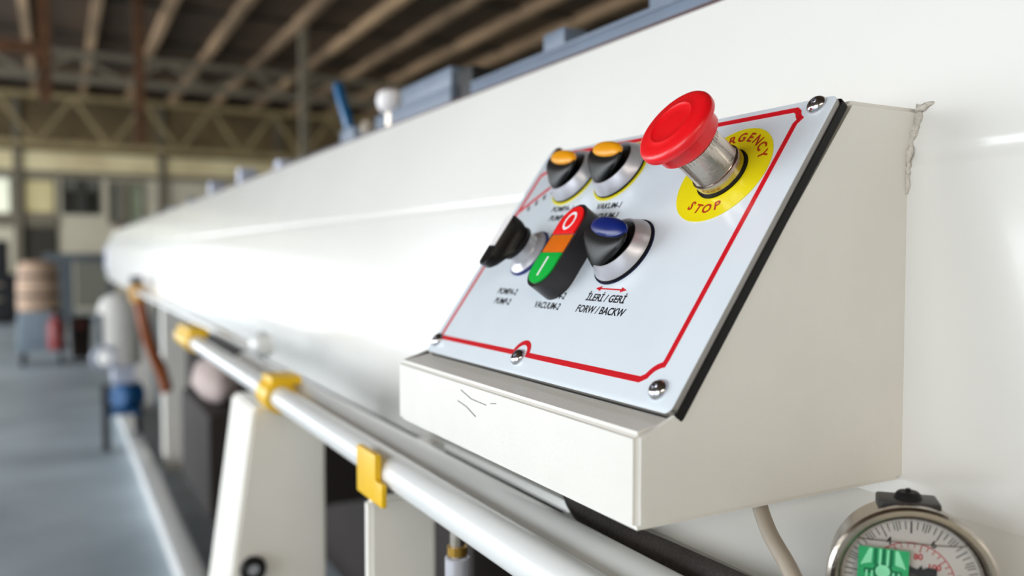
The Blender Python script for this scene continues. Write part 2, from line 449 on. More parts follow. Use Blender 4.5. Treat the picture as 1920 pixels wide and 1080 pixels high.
b = NB(); box(b, (XW - .012, YE - .02, -.14), (XW + .05, YE + .05, .07), .004); finish('end_plate', b, M['lilac'], mach)
# channel and fittings along the top
b = NB(); box(b, (.408, .30, ZT), (.47, .845, .1875), .002); box(b, (.408, .30, .1875), (.42, .845, .191), .001)
finish('channel', b, M['channel'], mach, label='blue-grey steel channel on the top edge')
b = NB(); box(b, (.41, .652, .191), (.435, .690, .207), .002); finish('lug', b, M['channel'], mach)
b = NB(); box(b, (.425, .36, .186), (.47, .548, .235), .003); finish('clamp_block', b, M['channel'], mach)
b = NB(); box(b, (.408, .897, ZT + .03), (.46, 1.06, .219), .002); box(b, (.404, .89, ZT), (.47, 1.15, ZT + .03), .002); finish('clamp_block', b, M['channel'], mach)
b = NB(); box(b, (.412, .848, ZT), (.465, .893, .211), .002); finish('stop_block', b, M['dark'], mach, label='black block')
b = NB(); lathe(b, [(0, -.012), (.014, -.012), (.019, -.006), (.021, .004), (.018, .014), (.009, .019), (0, .02)], 24, T(.408, 1.094, .206)); finish('ball_knob', b, M['whiteink'], mach, label='white round knob')
b = NB(); cyl(b, (.408, 1.094, ZT), (.408, 1.094, .196), .008); finish('knob_stem', b, M['steel'], mach)
b = NB(); beam(b, (.41, 1.285, .196), (.41, 1.352, .277), .013, .016, .003); h_ = finish('lever_arm', b, M['blue_handle'], mach, label='blue lever')
b = NB(); box(b, (.404, 1.25, ZT), (.44, 1.32, .197), .003); finish('lever_base', b, M['channel'], mach)
b = NB(); lathe(b, [(0, 0), (.012, 0), (.014, .008), (.010, .018), (0, .021)], 20, T(.412, 1.20, .178)); finish('cap_nut', b, M['conduit'], mach)
b = NB(); box(b, (.404, 1.16, ZT), (.46, 1.50, .178), .002); finish('channel', b, M['channel'], mach)
for k, yy in enumerate((1.78, 2.2, 2.66, 3.15, 3.7, 4.3, 5.0, 5.8, 6.6)):
    b = NB(); box(b, (.40, yy - .05, ZT), (.47, yy + .05, .176), .003); box(b, (.408, yy - .022, .176), (.45, yy + .022, .216 if k in (1, 2) else .196), .003)
    finish('lug', b, M['channel'] if k > 2 else M['lilac'], mach)
    b = NB(); box(b, (.405, yy - .24, ZT), (.46, yy - .10, .182), .003); finish('stop_block', b, M['dark'], mach)
b = NB(); box(b, (.40, 6.9, ZT), (.6, 7.1, .22), .01); finish('end_block', b, M['rust'], mach)
# rails in front
RX, RZ_ = 0.200, -0.149
b = NB(); cyl(b, (RX, .05, RZ_), (RX, 1.66, RZ_), .0115, 28, None, .002); finish('outer_rail', b, M['tube'], mach)
b = NB(); cyl(b, (.2285, .05, -.1545), (.2285, 1.20, -.1545), .0165, 28); finish('inner_rail', b, M['tube'], mach)
b = NB(); cyl(b, (.262, 1.25, -.146), (.262, 3.4, -.146), .0085, 20); finish('inner_rail', b, M['tube'], mach)
b = NB(); lathe(b, [(0, -.022), (.012, -.02), (.018, -.01), (.0195, 0), (.018, .01), (.012, .02), (0, .022)], 24, axis_mtx((.262, 1.245, -.134), (0, 1, 0))); finish('rail_end_knob', b, M['tube'], mach)
b = NB()
box(b, (.245, .05, -.172), (.262, .66, -.167))
for y0, y1 in ((.05, .425), (.63, .66)): box(b, (.262, y0, -.170), (.280, y1, -.158))
t_ = [(.280, -.149), (.280, -.157), (XW, -.121), (XW, -.115)]
v0 = [b.verts.new((x, .05, z)) for x, z in t_]; v1 = [b.verts.new((x, .66, z)) for x, z in t_]
for i in range(4): b.faces.new((v0[i], v0[(i + 1) % 4], v1[(i + 1) % 4], v1[i]))
b.faces.new(v0); b.faces.new(v1[::-1]); finish('ledge_plate', b, M['white'], mach)
for y0, y1, zz in ((1.46, 1.62, 0), (.862, .91, .001)):
    b = NB(); lathe(b, [(.0117, 0), (.0165, 0), (.0165, y1 - y0), (.0117, y1 - y0), (.0117, 0)], 24, axis_mtx((RX, y0, RZ_), (0, 1, 0)))
    box(b, (RX - .010, y0 + .002, RZ_ + .012), (RX + .022, y1 - .002, RZ_ + .0215), .002)
    finish('rail_bracket', b, M['ybr'], mach, label='yellow rail bracket')
b = NB(); box(b, (.1835, .528, -.168), (.1885, .567, -.135), .0015); box(b, (.1835, .515, -.168), (.1875, .53, -.152), .0015); finish('rail_bracket', b, M['ybr'], mach, label='yellow rail bracket')
def leg(y0, y1, xt0, xt1, zt, xb0, xb1, zb, m):
    bm = NB(); v = [bm.verts.new(p) for p in ((xt0, y0, zt), (xt1, y0, zt), (xb1, y0, zb), (xb0, y0, zb), (xt0, y1, zt), (xt1, y1, zt), (xb1, y1, zb), (xb0, y1, zb))]
    for f in ((0, 1, 2, 3), (7, 6, 5, 4), (0, 4, 5, 1), (1, 5, 6, 2), (2, 6, 7, 3), (3, 7, 4, 0)): bm.faces.new([v[i] for i in f])
    bmesh.ops.bevel(bm, geom=bm.edges[:], offset=.003, segments=2, affect='EDGES')
    return finish('leg', bm, m, mach)
l1 = leg(.90, 1.02, .179, .256, -.165, .036, .256, ZF, M['legs'])
b = NB(); lathe(b, [(.006, 0), (.013, 0), (.014, .004), (.012, .010), (.007, .010), (.006, .004), (.006, 0)], 28, axis_mtx((.176, .90, -.335), (0, -1, 0))); finish('bolt_bush', b, M['gasket'], l1)
b = NB(); cyl(b, (.176, .90, -.335), (.176, .893, -.335), .006); finish('bolt', b, M['chrome'], l1)
l2 = leg(.55, .562, .187, .238, -.172, .187, .238, ZF, M['legs'])
for yy in (4.9, 6.9): leg(yy, yy + .12, .50, .62, -.20, .50, .62, ZF, M['legs'])
b = NB(); box(b, (.355, 2.2, ZF), (.435, 7.3, ZF + .09), .006); finish('floor_beam', b, M['tube'], mach)
b = NB(); box(b, (.9, YN, ZF), (.95, YE, -.20)); finish('under_shade_sheet', b, M['underside'], mach)  # dark sheet added to stand for the shade beneath the machine
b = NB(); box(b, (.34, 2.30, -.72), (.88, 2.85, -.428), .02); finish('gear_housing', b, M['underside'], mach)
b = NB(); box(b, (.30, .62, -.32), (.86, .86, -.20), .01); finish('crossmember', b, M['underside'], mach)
# weld beads and specks where the control box joins the side plate
b = NB(); wp = []; wr = []
for k in range(26):
    t_ = k / 25; z_ = .0672 - .040 * t_
    x_ = XW + max(0.0, (z_ - ZB)) * (XT - XW) / (ZT - ZB)
    wp.append((x_ - .0005, .2494 + random.uniform(-.0006, .0006), z_)); wr.append(max(.0007, (.0021 - .0012 * t_) * random.uniform(.6, 1.25)))
tube(b, wp, wr, 10); wp = []; wr = []
for k in range(10):
    wp.append((.3475 + .0009 * k, .2498 - .0012 * k, .0668 + random.uniform(-.0007, .0007) + .0002 * k)); wr.append(max(.0006, .0019 - .00014 * k) * random.uniform(.7, 1.2))
tube(b, wp, wr, 10)
finish('weld_bead', b, M['weld'], mach)

# ------------------------------------------------------------------ the control box
BX0, BX1, BY0, BY1 = .1897, .343, .2500, .4990
ud = Vector((0, -1, 0)); vd = Vector((.5752, 0, .8180)); nd = Vector((-.8180, 0, .5752))
P0 = Vector((.8213 * .25, .25, -.2457 * .25))
PM = Matrix(((ud.x * .001, vd.x * .001, nd.x * .001, P0.x), (ud.y * .001, vd.y * .001, nd.y * .001, P0.y), (ud.z * .001, vd.z * .001, nd.z * .001, P0.z), (0, 0, 0, 1)))
cbx = thing('control_box', 'cream sloped control box with pale blue button panel on the white machine side', 'control box', (.343, .37, -.1056))
S0 = P0 - nd * .0072                                   # sloped face under plate and gasket
def on_slope_z(z): return S0.x + (z - S0.z) * vd.x / vd.z
ztop = .0668
prof = [(.3530, ztop),  (on_slope_z(ztop) , ztop), (on_slope_z(-.0635), -.0635), (BX0, -.0680), (BX0, -.1056), (.3427, -.1056)]
b = NB()
a = [b.verts.new((x, BY0, z)) for x, z in prof]; c = [b.verts.new((x, BY1, z)) for x, z in prof]
n_ = len(prof)
for i in range(n_): b.faces.new((a[i], a[(i + 1) % n_], c[(i + 1) % n_], c[i]))
b.faces.new(a); b.faces.new(c[::-1])
bmesh.ops.bevel(b, geom=[e for e in b.edges if min(v.co.x for v in e.verts) < .338], offset=.0022, segments=3, affect='EDGES')
finish('housing', b, M['box'], cbx)
b = NB(); prism(b, rrect(-238.5, -1.0, .6, 159.5, 3), -7.1, -3.2, PM); finish('gasket', b, M['gasket'], cbx, label='black rubber gasket')
b = NB(); prism(b, rrect(-239, -.5, 0, 158.5, 3.5), -3.2, -.35, PM); finish('backing_plate', b, M['alu'], cbx)
b = NB(); prism(b, rrect(-239, -.5, 0, 158.5, 3.5), -.35, 0, PM, .15); fp = finish('faceplate', b, M['plate'], cbx, label='pale blue printed faceplate with red border')
# red printed border with notches round the screws
def arc(cx, cy, r, a0, a1, n=12): return [(cx + r * math.cos(math.radians(a0 + (a1 - a0) * i / n)), cy + r * math.sin(math.radians(a0 + (a1 - a0) * i / n))) for i in range(n + 1)]
path = [(-231.5, 10.8), (-139, 11)] + arc(-129, 10.5, 7.2, 175, 5) + [(-119, 11)] + [(-27, 11)] + arc(-14, 9.5, 10.5, 160, 108) + [(-17, 22)] + [(-17, 145.5)] + arc(-10.5, 155, 8.5, 235, 200) + [(-21, 154)] + [(-210, 154.5)] + arc(-226, 157, 15, 340, 285) + [(-231.5, 138)]
b = NB(); ribbon(b, path, 2.9, 0.02, .14, PM); finish('red_border', b, M['redink'], fp, label='red printed border line')
b = NB(); ribbon(b, [(-233.5, 106), (-205, 129)], 2.6, 0.02, .16, PM, closed=False); finish('red_border', b, M['redink'], fp, label='red diagonal printed line')
b = NB()
for k in range(4):
    q = (-220.3 + 6.0 * k, 110.6 + 4.1 * k)
    L_ = PM @ T(q[0], q[1], .02) @ RZ(36)
    prism(b, [(-1.2, -2.2), (1.3, -2.2), (1.3, -1.0), (.4, -1.0), (.4, 2.0), (-.8, 2.0)], 0, .12, L_); prism(b, [(.2, .6), (1.6, .6), (1.6, 1.6), (.2, 1.6)], 0, .13, L_)
finish('print_marks', b, M['blackink'], fp)
def label(txt, u, v, size, width, m=M['blackink'], bold=.026):
    bm = NB(); text(bm, txt, size, PM @ T(u, v, .08), bold=bold, width=width); return finish('lettering', bm, m, fp, smooth=0)
label('POMPA-1', -176.5, 107.5, 5.6, 23); label('PUMP-1', -175.5, 100.6, 5.6, 18)
label('VAKUM-1', -128, 106.8, 5.6, 23); label('VACUUM-1', -127, 99.6, 5.6, 26)
label('POMPA-2', -181.5, 47.4, 5.6, 23); label('PUMP-2', -180.5, 40.6, 5.6, 19)
label('VAKUM-2', -129, 47.6, 5.6, 22); label('VACUUM-2', -130.5, 40.9, 5.6, 26)
label('İLERİ / GERİ', -82.5, 48.2, 5.8, 32); label('FORW / BACKW', -81.5, 41.2, 5.8, 40)
b = NB(); ribbon(b, [(-91.5, 53.7), (-73.0, 53.7)], .8, .02, .14, PM, closed=False)
prism(b, [(-95, 53.7), (-90.5, 52.2), (-90.5, 55.2)], .02, .14, PM); prism(b, [(-69.5, 53.7), (-74, 55.2), (-74, 52.2)], .02, .14, PM)
finish('arrow', b, M['redink'], fp, label='red double-headed arrow')
# dome screws
for (u, v) in ((-232.5, 8.2), (-128.5, 8.6), (-12.5, 8.2), (-9.6, 154.5), (-227, 156.2)):
    b = NB(); lathe(b, [(4.7, 0), (4.7, .5), (4.3, 1.5), (3.3, 2.5), (2.2, 2.95), (1.7, 3.0), (1.5, 1.6), (0, 1.5)], 28, PM @ T(u, v, 0))
    s_ = finish('screw', b, M['chrome'], cbx, label='domed chrome screw')
# emergency stop
EC = T(-46.5, 120, 0)
b = NB(); lathe(b, [(0, .02), (27.3, .02), (27.3, .35), (0, .35)], 64, PM @ EC)
es = finish('emergency_stop', b, M['yellow'], cbx, label='red mushroom button on a round yellow legend plate')
b = NB(); lathe(b, [(11, .3), (14.2, .3), (14.2, 1.3), (11, 1.3), (11, .3)], 48, PM @ EC); finish('seal_ring', b, M['gasket'], es)
b = NB(); lathe(b, [(0, 1.2), (13.1, 1.2), (13.1, 5.8), (12.9, 6.3), (12.2, 6.5), (11.9, 7.0), (11.8, 22.0), (11.0, 23.0), (9, 23.2), (9, 26), (0, 26)], 64, PM @ EC); finish('barrel', b, M['steel'], es, label='shiny steel barrel')
b = NB()
for k in range(40):
    a_ = 2 * math.pi * k / 40; box(b, (11.75, -.28, 19.5), (12.0, .28, 22.0), 0, PM @ EC @ RZ(math.degrees(a_)))
finish('knurling', b, M['steel'], es)
b = NB(); lathe(b, [(9.2, 24.4), (15.2, 24.4), (15.9, 25.0), (16.1, 26), (15.7, 31.8), (18.8, 32.1), (20.0, 32.9), (20.2, 34.6), (20.0, 35.8), (19.2, 36.9), (17.6, 37.6), (15, 38.0), (12.4, 38.2), (11.9, 38.55), (11.4, 38.6), (10.9, 38.3), (10.2, 37.9), (6, 38.1), (0, 38.2)], 72, PM @ EC)
finish('mushroom_cap', b, M['red'], es, label='red mushroom cap')
b = NB()
for i, ch in enumerate('EMERGENCY'):
    a_ = 156.5 - 16.4 * i
    text(b, ch, 7.2, PM @ EC @ RZ(a_ - 90) @ T(0, 21.6, .45), bold=.028)
finish('lettering', b, M['stopink'], es, smooth=0, label='EMERGENCY in brick red')
b = NB()
for i, ch in enumerate('STOP'):
    a_ = -118 + 17.2 * i
    text(b, ch, 7.0, PM @ EC @ RZ(a_ + 90) @ T(0, -20.4, .45), bold=.028)
finish('lettering', b, M['stopink'], es, smooth=0, label='STOP in brick red')

def loft(bm, loops, mtx, cap=True):
    t = bmesh.new(); rs = [[t.verts.new(p) for p in L] for L in loops]; n = len(loops[0])
    for a, c in zip(rs, rs[1:]):
        for i in range(n): t.faces.new((a[i], a[(i + 1) % n], c[(i + 1) % n], c[i]))
    if cap: t.faces.new(rs[0][::-1]); t.faces.new(rs[-1])
    merge(bm, t, mtx)

def sup(cx, cy, a, bb, h, tilt=0, e=2.0, n=40, slope=0.0):
    out = []
    for i in range(n):
        th = 2 * math.pi * i / n; c_, s_ = math.cos(th), math.sin(th)
        x = a * math.copysign(abs(c_) ** (2 / e), c_); y = bb * math.copysign(abs(s_) ** (2 / e), s_)
        ct, st = math.cos(math.radians(tilt)), math.sin(math.radians(tilt))
        X, Yy = cx + x * ct - y * st, cy + x * st + y * ct
        out.append((X, Yy, h + slope * Yy))
    return out

def selector(cu, cv, k, insert, ring, name_label, ring_r, ks=1.0):
    mt = PM @ T(cu, cv, 0)
    bm = NB(); lathe(bm, [(13.5 * k, .8), (18.4 * k, .8), (18.7 * k, 1.6), (18.1 * k, 3.2), (16.6 * k, 5.4), (15.4 * k, 7.4), (14.9 * k, 8.1), (14.2 * k, 8.2), (13.8 * k, 7.6), (13.5 * k, 6.0), (13.5 * k, .8)], 64, mt)
    s = finish('selector_switch', bm, M['silver'], cbx, label=name_label)
    bm = NB(); lathe(bm, [(12, .03), (ring_r, .03), (ring_r, .45), (12, .45), (12, .03)], 64, mt); finish('legend_ring', bm, ring, s)
    bm = NB(); lathe(bm, [(12, .45), (19.1 * k, .45), (19.1 * k, 1.5), (12, 1.5), (12, .45)], 64, mt); finish('seal_ring', bm, M['gasket'], s)
    bm = NB(); lathe(bm, [(0, 1.5), (13.4 * k, 1.5), (13.4 * k, 6.6), (12.8 * k, 7.0), (0, 7.2)], 48, mt); finish('rotor', bm, M['black'], s)
    L = [sup(-3.0, -2.0, 10.6, 11.4, 7.0, -10, 2.1), sup(-3.2, -1.7, 13.2, 10.4, 9.0, -11, 2.1), sup(-2.6, -.7, 16.4, 8.4, 11.4, -11, 2.1), sup(-2.0, .5, 18.0, 7.5, 13.0, -11, 2.2),
         sup(-1.6, 1.3, 17.8, 6.6, 14.0, -11, 2.3), sup(-1.0, 2.2, 16.6, 5.4, 15.0, -11, 2.4)]
    L = [[(x * ks, y * ks, z) for x, y, z in l] for l in L]
    bm = NB(); loft(bm, L, mt); finish('lever', bm, M['black'], s)
    O = [sup(.5, 3.9, 15.4, 5.0, 14.3, -10, 2.1), sup(.5, 4.0, 15.0, 5.0, 15.7, -10, 2.1), sup(.5, 4.1, 13.0, 4.2, 16.9, -10, 2.1), sup(.5, 4.2, 8.5, 2.8, 17.7, -10, 2.0), sup(.5, 4.2, 3, 1.0, 18.0, -10, 2.0)]
    O = [[(x * ks, y * ks, z) for x, y, z in l] for l in O]
    bm = NB(); loft(bm, O, mt); finish('marker_insert', bm, insert, s)
    return s
selector(-182, 131.5, 1.0, M['orange'], M['yellow'], 'selector switch with orange insert at the panel corner', 20.6)
selector(-136, 131.5, 1.0, M['orange'], M['yellow'], 'selector switch with orange insert nearer the red button', 20.6)
selector(-89.3, 75.9, 1.0, M['blue'], M['navy'], 'selector switch with dark blue insert', 19.8, 1.1)

# double push button (stadium)
PC = PM @ T(-131.5, 71.5, 0)
b = NB(); prism(b, stadium(25, 54), 0.02, 13.0, PC, .9)
db = finish('double_push_button', b, M['blackm'], cbx, label='black oval push button unit with red, orange and green caps')
def seg_poly(w, L, y0, y1):
    return [p for p in _clip(stadium(w, L, 24), y0, y1)]
def _clip(poly, y0, y1):
    def cl(P, f):
        out = []
        for i in range(len(P)):
            a, c = P[i - 1], P[i]; fa, fc = f(a), f(c)
            if (fa >= 0) != (fc >= 0):
                t = fa / (fa - fc); out.append((a[0] + (c[0] - a[0]) * t, a[1] + (c[1] - a[1]) * t))
            if fc >= 0: out.append(c)
        return out
    return cl(cl(poly, lambda p: p[1] - y0), lambda p: y1 - p[1])
for nm, m, y0, y1, lb in (('stop_cap', M['lred'], 7.0, 40, 'red stop cap with a white ring'), ('lamp_lens', M['lorange'], -4.9, 6.4, 'orange lamp lens'), ('start_cap', M['lgreen'], -40, -5.5, 'green start cap with a white bar')):
    b = NB(); prism(b, seg_poly(21.2, 50, y0, y1), 12.6, 13.9 if 'cap' in nm else 13.5, PC, .35); o_ = finish(nm, b, m, db, label=lb)
b = NB(); lathe(b, [(4.3, 13.85), (6.0, 13.85), (6.0, 14.05), (4.3, 14.05), (4.3, 13.85)], 40, PC @ T(0, 15.3, 0) @ Matrix.Diagonal((.82, 1.0, 1, 1))); finish('stop_mark', b, M['whiteink'], db, label='white ring mark')
b = NB(); prism(b, rrect(-.8, -20.5, .8, -8.2, .5), 13.85, 14.05, PC); finish('start_mark', b, M['whiteink'], db, label='white bar mark')

# long-handled lever switch at the panel edge
LC = PM @ T(-182, 74.5, 0)
b = NB(); lathe(b, [(0, 1.2), (14.6, 1.2), (14.8, 2.2), (13.2, 3.4), (10.6, 4.6), (10.0, 6), (9.8, 12), (0, 12)], 56, LC)
ls = finish('lever_switch', b, M['silver'], cbx, label='silver switch with a long black handle')
b = NB(); lathe(b, [(12, .03), (15.8, .03), (15.8, 1.2), (12, 1.2), (12, .03)], 56, LC); finish('legend_ring', b, M['blue'], ls)
b = NB(); lathe(b, [(0, 10.5), (11.2, 10.5), (11.4, 11.2), (10.8, 13.2), (0, 13.2)], 48, LC); finish('collar', b, M['black'], ls)
b = NB(); loft(b, [sup(0, -1, 8.2, 11, 13, 0, 3), sup(0, -4, 5.6, 15.5, 16.0, 0, 4.5), sup(0, -5.5, 5.2, 17.2, 18.5, 0, 6), sup(0, -5.8, 5.0, 17.4, 23.0, 0, 7), sup(0, -5.8, 4.4, 16.8, 23.8, 0, 7)], LC); finish('handle', b, M['black'], ls)
b = NB(); prism(b, rrect(-3.4, -10.5, 3.4, 10.6, .6), 23.6, 24.3, LC); finish('marker_insert', b, M['whiteink'], ls, label='white marker strip')
# scratches on the lower front
b = NB()
def scratch(p, q, wd):
    beam(b, p, q, wd * .6, .0003)
for p, q, wd in (((BX0 - .0001, .405, -.0735), (BX0 - .0001, .392, -.0765), .0006), ((BX0 - .0001, .392, -.0765), (BX0 - .0001, .375, -.0770), .0005), ((BX0 - .0001, .409, -.080), (BX0 - .0001, .398, -.0815), .0005), ((BX0 - .0001, .398, -.0815), (BX0 - .0001, .387, -.085), .0006), ((BX0 - .0001, .37, -.0755), (BX0 - .0001, .364, -.0745), .0005)):
    scratch(p, q, wd)
finish('scratch_mark', b, M['gasket'], cbx, kind='stuff')

# ------------------------------------------------------------------ pressure gauge
GC = Vector((.2831, .2010, -.1264))
th = math.radians(16.7)
gx = (AX * math.cos(th) - Vector((AF.x, AF.y, 0)).normalized() * math.sin(th)); gx.z = 0; gx.normalize()
gz = gx.cross(Vector((0, 0, 1))).normalized()              # outward normal
gy = gz.cross(gx).normalized()
GS = .00096
GM = Matrix(((gx.x * GS, gy.x * GS, gz.x * GS, GC.x), (gx.y * GS, gy.y * GS, gz.y * GS, GC.y), (gx.z * GS, gy.z * GS, gz.z * GS, GC.z), (0, 0, 0, 1)))
gauge = thing('pressure_gauge', 'round steel pressure gauge with a green foil sticker beside the control box', 'gauge', tuple(GC))
b = NB(); lathe(b, [(0, -24), (27, -24), (29, -22), (29, -3), (31.5, -2.5), (32.0, -1), (31.8, 1.5), (30.6, 2.6), (28.8, 2.8), (27.6, 2.0), (27.0, 1.0), (26.2, -1.0), (26.0, -4.0), (0, -4.0)], 72, GM); finish('case', b, M['steel'], gauge)
b = NB(); lathe(b, [(0, -3.9), (25.8, -3.9), (25.8, -3.4), (0, -3.4)], 64, GM); dl = finish('dial', b, M['dial'], gauge, label='white dial with black and red scales')
b = NB()
for i in range(101):
    a_ = math.radians(225 - 2.7 * i); big = i % 10 == 0; mid = i % 5 == 0
    r1, r0 = 24.8, (20.0 if big else 21.0 if mid else 21.6)
    if not (i % 2 == 0 or mid): continue
    beam(b, GM @ Vector((r0 * math.cos(a_), r0 * math.sin(a_), -3.3)), GM @ Vector((r1 * math.cos(a_), r1 * math.sin(a_), -3.3)), (.75 if big else .5) * .001, .0002)
finish('scale_ticks', b, M['blackink'], dl, kind='stuff')
b = NB()
for i, n_ in enumerate(('0', '2', '4', '6', '8', '10')):
    a_ = math.radians(225 - 54 * i); text(b, n_, 4.2, GM @ T(18.0 * math.cos(a_), 18.0 * math.sin(a_), -3.3), bold=.03)
text(b, 'bar', 2.6, GM @ T(-1.5, 6.6, -3.3), bold=.01)
finish('numerals', b, M['blackink'], dl, smooth=0)
b = NB()
ribbon(b, arc(0, 0, 16.2, 225, -45, 60), .35, -3.38, -3.25, GM, closed=False)
for i in range(0, 146, 5):
    a_ = math.radians(225 - 270 * i / 145.0); big = i % 20 == 0
    beam(b, GM @ Vector(((12.9 if big else 14.2) * math.cos(a_), (12.9 if big else 14.2) * math.sin(a_), -3.3)), GM @ Vector((16.2 * math.cos(a_), 16.2 * math.sin(a_), -3.3)), (.7 if big else .4) * .001, .0002)
for n_ in (20, 40, 60, 80, 100, 120, 140):
    a_ = math.radians(225 - 270 * n_ / 145.0); text(b, str(n_), 3.4, GM @ T(10.9 * math.cos(a_), 10.9 * math.sin(a_), -3.3), bold=.03)
text(b, 'psi', 2.8, GM @ T(-2.2, 9.2, -3.3), bold=.02)
finish('red_scale', b, M['redink'], dl, smooth=0)
b = NB(); lathe(b, [(0, -3.3), (4.2, -3.3), (4.2, -1.8), (3.5, -1.5), (0, -1.5)], 28, GM)
prism(b, [(-.9, 0), (.9, 0), (.35, 22), (-.35, 22)], -2.8, -2.3, GM @ RZ(128)); prism(b, [(-2.0, 0), (2.0, 0), (4.0, 7.5), (1.6, 6.6), (-1.2, 6.4), (-3.6, 7.6)], -2.8, -2.3, GM @ RZ(-52))
prism(b, [(-1, 2.6), (9.2, 3.0), (9.4, 6.4), (6.2, 6.9), (3.2, 5.4), (-1, 7.0)], -2.9, -2.2, GM)
finish('pointer', b, M['blackink'], gauge)
b = NB(); tube(b, [GM @ Vector(p) for p in smooth_path([(-21, 17.2, -1.2), (-17.5, 16.9, -1.0), (-6, 16.7, -1.0), (8, 16.6, -1.0), (16, 16.9, -1.0), (19.5, 17.4, -1.2)], 6)], .00022, 8); finish('fluid_line', b, M['fluid'], gauge)
b = NB(); lathe(b, [(0, -.8), (26.1, -.8), (26.1, .2), (0, .2)], 64, GM); finish('glass', b, M['glass'], gauge)
SM = GM @ T(-10.8, 4.6, .25) @ RZ(-2.5)
b = NB(); prism(b, [(-9.4, -9.4), (9.4, -9.4), (9.4, 9.4), (-9.4, 9.4)], 0, .12, SM); st = finish('sticker', b, M['green'], gauge, label='square green foil sticker')
b = NB()
for x0 in (-1.7, 1.1): prism(b, [(x0, 2.4), (x0 + .9, 2.4), (x0 + .9, 9.0), (x0, 9.0)], .12, .2, SM)
for s in (-1, 1):
    prism(b, [(s * 4.2, 9.0), (s * 5.4, 9.0), (s * 8.4, 2.0), (s * 7.6, 2.0)], .12, .2, SM); prism(b, [(s * 4.2, 9.0), (s * 4.8, 9.0), (s * 8.0, 2.2), (s * 4.4, 3.2)], .12, .18, SM)
    prism(b, [(s * 7.8, -7.5), (s * 8.4, -7.5), (s * 5.4, -9), (s * 4.2, -9)], .12, .2, SM)
    for x0 in (3.6, 5.6): prism(b, [(s * x0, -3), (s * (x0 + .7), -3), (s * (x0 + .7), 0), (s * x0, 0)], .12, .2, SM)
finish('foil_rays', b, M['lgrn'], st)
b = NB()
for x0 in (-3.6, -.5, 2.3): prism(b, [(x0, 2.4), (x0 + 1.2, 2.4), (x0 + 1.2, 9.2), (x0, 9.2)], .12, .17, SM)
prism(b, arc(0, 0, 3.7, 0, 345, 24), .12, .16, SM); prism(b, [(-7, -1.2), (-3.4, -1.2), (-3.4, .8), (-7, .8)], .12, .17, SM); prism(b, [(3.4, -1.2), (7, -1.2), (7, .8), (3.4, .8)], .12, .17, SM)
finish('print', b, M['dgrn'], st)
b = NB(); lathe(b, [(0, .12), (2.7, .12), (2.7, .24), (0, .24)], 32, SM); finish('foil_disc', b, M['lgrn'], st)
b = NB(); cyl(b, GM @ Vector((0, 29, -13)), GM @ Vector((0, 34.2, -13)), .0058, 28, .0045, .0008); lathe(b, [(0, 0), (1.0, 0), (1.0, 1.4), (0, 1.6)], 16, GM @ T(0, 34, -13) @ Matrix.Rotation(math.radians(-90), 4, 'X')); finish('filler_plug', b, M['gasket'], gauge, label='black rubber filler plug')
b = NB(); box(b, (-11.5, 26, -21), (11.5, 31.5, -6), 1.2, GM); finish('bracket', b, M['blackm'], gauge)
b = NB(); cyl(b, GM @ Vector((0, 0, -24)), (XW - .0005, GC.y + .035, GC.z), .007, 20); finish('stem', b, M['brass'], gauge)

# ------------------------------------------------------------------ hose, conduit, rod near the box
t = thing('braided_hose', 'dark braided hose lying along the white rails under the control box', 'hose', (.27, .34, -.15))
b = NB(); hp = smooth_path([(.328, .52, -.108), (.300, .470, -.127), (.280, .435, -.138), (.266, .408, -.1445), (.259, .381, -.1475), (.257, .349, -.148), (.258, .318, -.1475), (.258, .290, -.147), (.248, .24, -.1405), (.238, .17, -.1305), (.234, .10, -.1300)], 8); tube(b, hp, [min(.0072, .0045 + .0002 * i) for i in range(len(hp))], 18)
finish('sleeve', b, M['hose'], t)
b = NB(); cyl(b, (.328, .52, -.108), (.3425, .535, -.100), .0075, 18); finish('hose_end', b, M['steel'], t)
t = thing('conduit_pipe', 'thin beige conduit slanting down from under the control box', 'pipe', (.30, .285, -.2))
b = NB(); tube(b, smooth_path([(.2852, .2822, -.1058), (.2795, .2765, -.1133), (.2715, .2620, -.1225), (.2620, .2420, -.1295), (.2535, .2260, -.1375), (.2490, .2130, -.1525)], 6), .0036, 16); finish('pipe', b, M['conduit'], t)
b = NB(); cyl(b, (.2852, .2822, -.1056), (.2835, .2805, -.1090), .0050, 20); finish('gland', b, M['blackm'], t)
t = thing('hydraulic_cylinder', 'slim silver hydraulic cylinder standing under the white rails', 'cylinder', (.208, .45, ZF))
b = NB(); cyl(b, (.208, .45, -.166), (.208, .45, -.182), .0045, 20); finish('rod', b, M['steel'], t)
b = NB(); cyl(b, (.208, .45, -.182), (.208, .45, ZF), .0075, 24, None, .001); finish('barrel', b, M['silver'], t)
b = NB(); cyl(b, (.208, .45, -.176), (.208, .45, -.181), .0062, 20); finish('collar', b, M['brass'], t)

